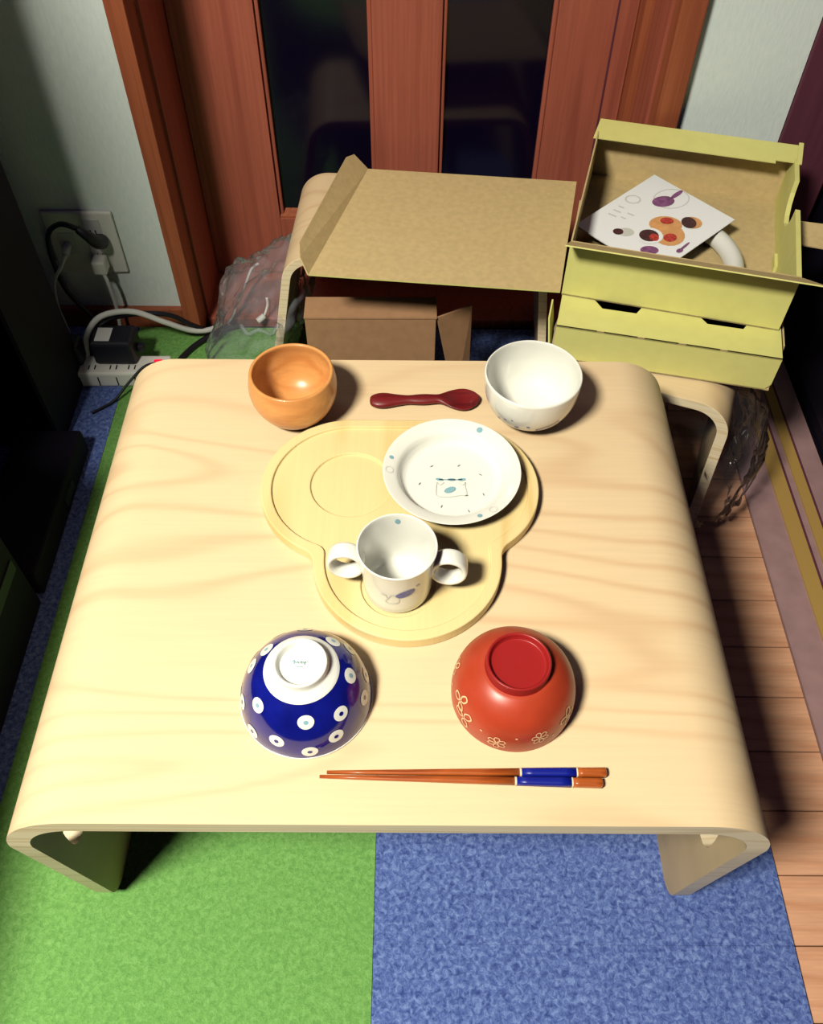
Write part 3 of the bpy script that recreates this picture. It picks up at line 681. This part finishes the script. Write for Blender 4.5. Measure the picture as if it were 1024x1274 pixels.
pd('printed_food', 0.0160, 0.0015, 0.0090, 0.0070, m_redfood, 0.0004)
pd('printed_bowl', 0.049, -0.003, 0.0130, 0.0125, m_orange, 0.0002)
pd('printed_food', 0.0445, -0.0030, 0.0100, 0.0120, m_darkfood, 0.0004)
pd('printed_ring', 0.030, 0.050, 0.026, 0.021, m_grey_print, 0.0, 0.95, 0.4)
pd('printed_leaf', 0.0180, 0.0440, 0.0160, 0.0115, m_purple, 0.0002, rot=0.3)
pd('printed_leaf', 0.0390, 0.0590, 0.0130, 0.0034, m_purple, 0.0002, rot=0.75)
pd('printed_food', -0.052, -0.019, 0.0070, 0.0065, m_darkfood, 0.0002)
pd('printed_food', -0.042, -0.020, 0.0110, 0.0085, m_grey_print, 0.0001)
pd('printed_food', -0.0165, -0.058, 0.0120, 0.0085, m_purple, 0.0002)
pd('printed_spoon', 0.0300, -0.0520, 0.0120, 0.0018, m_purple, 0.0002, rot=0.8)
pd('printed_spoon', 0.0225, -0.0600, 0.0055, 0.0036, m_purple, 0.0003, rot=0.7)
pd('printed_ring', -0.0226, 0.0500, 0.0110, 0.0095, m_grey_print, 0.0, 0.82)
for dx, dy, L_ in ((-0.060, 0.020, 0.012), (-0.052, 0.028, 0.011), (-0.044, 0.036, 0.008), (-0.034, 0.020, 0.010), (-0.044, 0.012, 0.007)):
    u0 = bl(dx, dy); u1 = bl(dx+L_*0.8, dy-L_*0.6)
    ribbon('printed_lettering', OnFlat(0, 0, 0.0016), [u0, u1], 0.0022, m_grey_print, bk)
# white hoop beside the booklet
hp = thing('white_hoop', 'thick white curved plastic hoop partly under the booklet in the box', 'hoop', (0.345, 0.960, 0.3195))
pts = [(0.079*math.cos(a), 0.088*math.sin(a), 0) for a in [math.radians(70-10*k) for k in range(15)]]
tube('hoop_body', pts, 0.0125, m_plasticw, hp, 16, 3)

# ================================================================== PLASTIC FILM
def film(name, label, c, rad, cut, seed, mat, shear=0):
    bm = bmesh.new(); bmesh.ops.create_icosphere(bm, subdivisions=5, radius=1)
    for v_ in bm.verts:
        p = v_.co.normalized(); s_ = 1+0.22*noise.noise(p*1.6+Vector((seed, 0, 0)))+0.10*(abs(noise.noise(p*4+Vector((0, seed, 0))))*2-0.5)+0.035*noise.noise(p*11)
        v_.co = Vector((p.x*rad[0]*s_+shear*p.z*rad[2], p.y*rad[1]*s_, p.z*rad[2]*s_))
    bmesh.ops.bisect_plane(bm, geom=bm.verts[:]+bm.edges[:]+bm.faces[:], plane_co=(0, 0, cut), plane_no=(0, 0, -1), clear_outer=True)
    me = bpy.data.meshes.new(name); bm.to_mesh(me); bm.free(); me.materials.append(mat)
    me.polygons.foreach_set('use_smooth', [True]*len(me.polygons))
    o = bpy.data.objects.new(name, me); C.objects.link(o); o.location = c
    return tag(o, label, 'film')
film('plastic_film', 'crinkled clear plastic film bulging beside the left stool leg', (-0.252, 1.130, 0.072), (0.080, 0.100, 0.130), -0.064, 3.1, m_film, 0.42)
film('plastic_film', 'dark clear film hanging off the right stool leg by the floor rails', (0.430, 0.865, 0.085), (0.070, 0.130, 0.145), -0.078, 8.4, m_film_clear)
tie = tag(tube('film_tie', [(-0.262, 1.046, 0.128), (-0.250, 1.030, 0.1245), (-0.232, 1.028, 0.135), (-0.214, 1.030, 0.1245), (-0.205, 1.05, 0.128)], 0.0032, m_film, None, 8, 4), 'band of twisted film round the left stool leg', 'film')

# ================================================================== DARK FURNITURE AND ADDED SHADE BLOCKERS
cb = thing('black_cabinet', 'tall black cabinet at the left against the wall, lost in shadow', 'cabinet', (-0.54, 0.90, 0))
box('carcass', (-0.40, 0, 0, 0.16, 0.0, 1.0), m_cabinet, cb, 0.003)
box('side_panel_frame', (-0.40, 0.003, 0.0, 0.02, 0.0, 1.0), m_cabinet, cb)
cb2 = thing('shade_blocker', 'low black shelf at the left edge, added to shade the floor beside the table', 'blocker', (-0.50, 0.0, 0))  # invented piece, added to cast shade on the floor left of the table
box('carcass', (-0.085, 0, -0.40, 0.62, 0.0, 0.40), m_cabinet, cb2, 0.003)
for z in (0.10, 0.20, 0.30): box('blocker_board', (-0.08, 0.002, -0.39, 0.61, z, z+0.02), m_black, cb2)
cb4 = thing('tall_shade_blocker', 'tall black wardrobe added to shade the back wall, behind the low shelf at the left edge', 'occluder', (-0.600, 0.38, 0))  # invented occluder, placed to shade the power strip and left wall
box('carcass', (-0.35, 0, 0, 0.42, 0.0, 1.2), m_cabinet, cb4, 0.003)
box('occluder_panel', (0, 0.004, 0.01, 0.41, 0.05, 1.19), m_black, cb4)
cb5 = thing('floor_shade_slab', 'flat black slab added to darken the floor between shelf and cabinet', 'case', (-0.497, 0.63, 0.0065))  # added black slab: covers lit carpet where the floor lies in shade
box('shade_slab_body', (-0.098, 0, 0, 0.265, 0.0, 0.045), m_cabinet, cb5, 0.004)
box('shade_slab_tab', (-0.001, 0.002, 0.14, 0.18, 0.015, 0.03), m_black, cb5)
cb3 = thing('dark_room_block', 'dark block added beyond the floor rails in place of the unlit room', 'cabinet', (0.645, 0.84, 0))  # added to cover the bright world; stands in for the dark next room
box('carcass', (0, 0.5, 0, 0.50, 0.0, 0.9), m_cabinet, cb3, 0.003)
box('dark_room_panel', (-0.002, 0.0, 0.02, 0.48, 0.03, 0.88), m_black, cb3)

# ================================================================== OUTLET, PLUGS, POWER STRIP
ol = thing('wall_outlet', 'pale double wall outlet plate in the shadow on the back wall', 'outlet', (-0.526, 1.2, 0.170))
box('cover_plate', (-0.056, 0.056, -0.007, 0, -0.057, 0.057), m_plasticw, ol, 0.003)
box('socket_insert', (0.006, 0.034, -0.0085, -0.006, -0.045, 0.045), m_plasticg, ol, 0.001)
box('socket_insert', (-0.040, -0.012, -0.0085, -0.006, -0.020, 0.020), m_plasticg, ol, 0.001)
for z in (0.022, -0.022):
    for x in (0.016, 0.024): box('slot', (x-0.001, x+0.001, -0.0088, -0.0084, z-0.004, z+0.004), m_dark, ol)
bp = thing('black_plug', 'black power plug with a looping black cord in the wall outlet', 'plug', (-0.508, 1.19, 0.205))
lathe_o = tube('plug_body', [(0.012, -0.004, -0.026), (0.012, -0.022, -0.014), (0.006, -0.034, 0.006), (-0.006, -0.034, 0.018)], 0.0125, m_black, bp, 14, 5, 0.006)
tube('cord', [(-0.006, -0.034, 0.018), (-0.030, -0.034, 0.026), (-0.056, -0.030, 0.004), (-0.066, -0.026, -0.05), (-0.062, -0.024, -0.11), (-0.030, -0.03, -0.170), (-0.010, -0.06, -0.192)], 0.0042, m_black, bp, 8, 6)
wp = thing('white_plug', 'white power plug with a thin cord in the wall outlet', 'plug', (-0.506, 1.19, 0.140))
box('plug_body', (-0.011, 0.011, -0.024, 0.0015, -0.012, 0.012), m_plasticw, wp, 0.003)
tube('cord', [(0.004, -0.020, -0.010), (0.008, -0.024, -0.03), (0.008, -0.024, -0.08), (0.006, -0.03, -0.12), (0.018, -0.05, -0.13)], 0.003, m_cable_w, wp, 8, 5)
ap = thing('antenna_plug', 'small grey aerial plug with a cord in the outlet plate', 'plug', (-0.552, 1.1915, 0.170))
tube('plug_body', [(0, 0, 0), (0, -0.012, -0.002), (-0.001, -0.022, -0.006)], 0.0055, m_plasticg, ap, 12, 3)
tube('cord', [(-0.001, -0.022, -0.006), (-0.010, -0.032, -0.02), (-0.03, -0.034, -0.05), (-0.04, -0.034, -0.10), (-0.04, -0.03, -0.16)], 0.0028, m_plasticg, ap, 8, 5)
ps = thing('power_strip', 'white power strip with a glowing red switch on the floor behind the table', 'power strip', (-0.500, 1.055, 0.006), math.radians(1))
box('strip_body', (-0.075, 0.105, -0.022, 0.022, 0, 0.030), m_plasticw, ps, 0.004)
for x in (-0.055, -0.02, 0.015, 0.045):
    for dx in (-0.005, 0.005): box('slot', (x+dx-0.001, x+dx+0.001, -0.012, -0.002, 0.0298, 0.0303), m_dark, ps)
for x in (-0.04, -0.01, 0.02, 0.05): box('side_rib', (x-0.001, x+0.001, -0.0225, -0.0218, 0.004, 0.022), m_dark, ps)
box('red_switch', (0.080, 0.094, -0.010, 0.006, 0.0295, 0.036), m_red_lamp, ps, 0.002)
ad = thing('power_adapter', 'black block adapter plugged into the power strip', 'adapter', (-0.485, 1.072, 0.0365))
box('adapter_body', (-0.030, 0.038, -0.020, 0.030, 0, 0.045), m_black, ad, 0.006)
box('rating_label', (-0.022, 0.002, -0.012, 0.020, 0.0449, 0.0453), m_plasticg, ad)
box('cord_grip', (0.038, 0.050, -0.002, 0.012, 0.012, 0.024), m_black, ad, 0.003)
ad2 = thing('power_adapter', 'black plug block beside the cabinet on the power strip end', 'adapter', (-0.553, 1.065, 0.0365))
box('adapter_body', (-0.016, 0.020, -0.016, 0.018, 0, 0.040), m_black, ad2, 0.005)
box('cord_grip', (-0.006, 0.006, -0.028, -0.016, 0.010, 0.022), m_black, ad2, 0.003)
def cable(name, label, pts, r, m): return tag(tube(name, pts, r, m, None, 8, 7), label, 'cable')
cable('white_cable', 'thick white cable arching over the power strip towards the door', [(-0.535, 1.075, 0.030), (-0.527, 1.085, 0.070), (-0.500, 1.100, 0.098), (-0.455, 1.120, 0.092), (-0.410, 1.130, 0.062), (-0.375, 1.145, 0.032), (-0.348, 1.160, 0.020), (-0.33, 1.18, 0.016)], 0.0048, m_cable_w)
cable('black_cable', 'black cable running beside the thick white cable', [(-0.530, 1.085, 0.030), (-0.520, 1.092, 0.066), (-0.490, 1.112, 0.084), (-0.440, 1.130, 0.080), (-0.400, 1.142, 0.066), (-0.370, 1.152, 0.036), (-0.340, 1.165, 0.014), (-0.30, 1.18, 0.012)], 0.0042, m_black)
cable('thin_cable', 'thin white cable climbing along the door foot', [(-0.335, 1.165, 0.012), (-0.315, 1.19, 0.018), (-0.305, 1.215, 0.030), (-0.296, 1.26, 0.034), (-0.285, 1.290, 0.050), (-0.272, 1.298, 0.056)], 0.0024, m_cable_w)
cable('curved_cable', 'black cable curving down onto the green carpet', [(-0.318, 1.178, 0.013), (-0.345, 1.155, 0.012), (-0.372, 1.125, 0.011), (-0.392, 1.085, 0.011), (-0.400, 1.040, 0.011), (-0.398, 0.990, 0.011)], 0.0050, m_black)
cable('thin_black_cable', 'thin black lead crossing the front of the power strip', [(-0.405, 1.052, 0.044), (-0.430, 1.040, 0.046), (-0.455, 1.020, 0.030), (-0.480, 0.995, 0.012), (-0.51, 0.97, 0.010)], 0.0022, m_black)
jk = thing('small_jack', 'small ivory plug resting on the sill by the film', 'plug', (-0.268, 1.190, 0.0145))
tube('plug_body', [(0, 0, 0), (0.006, 0.004, 0.003), (0.012, 0.008, 0.006)], 0.0055, m_plasticw, jk, 10, 3)
tube('pin', [(0.012, 0.008, 0.006), (0.018, 0.020, 0.020), (0.018, 0.022, 0.034)], 0.0022, m_plasticw, jk, 8, 3)
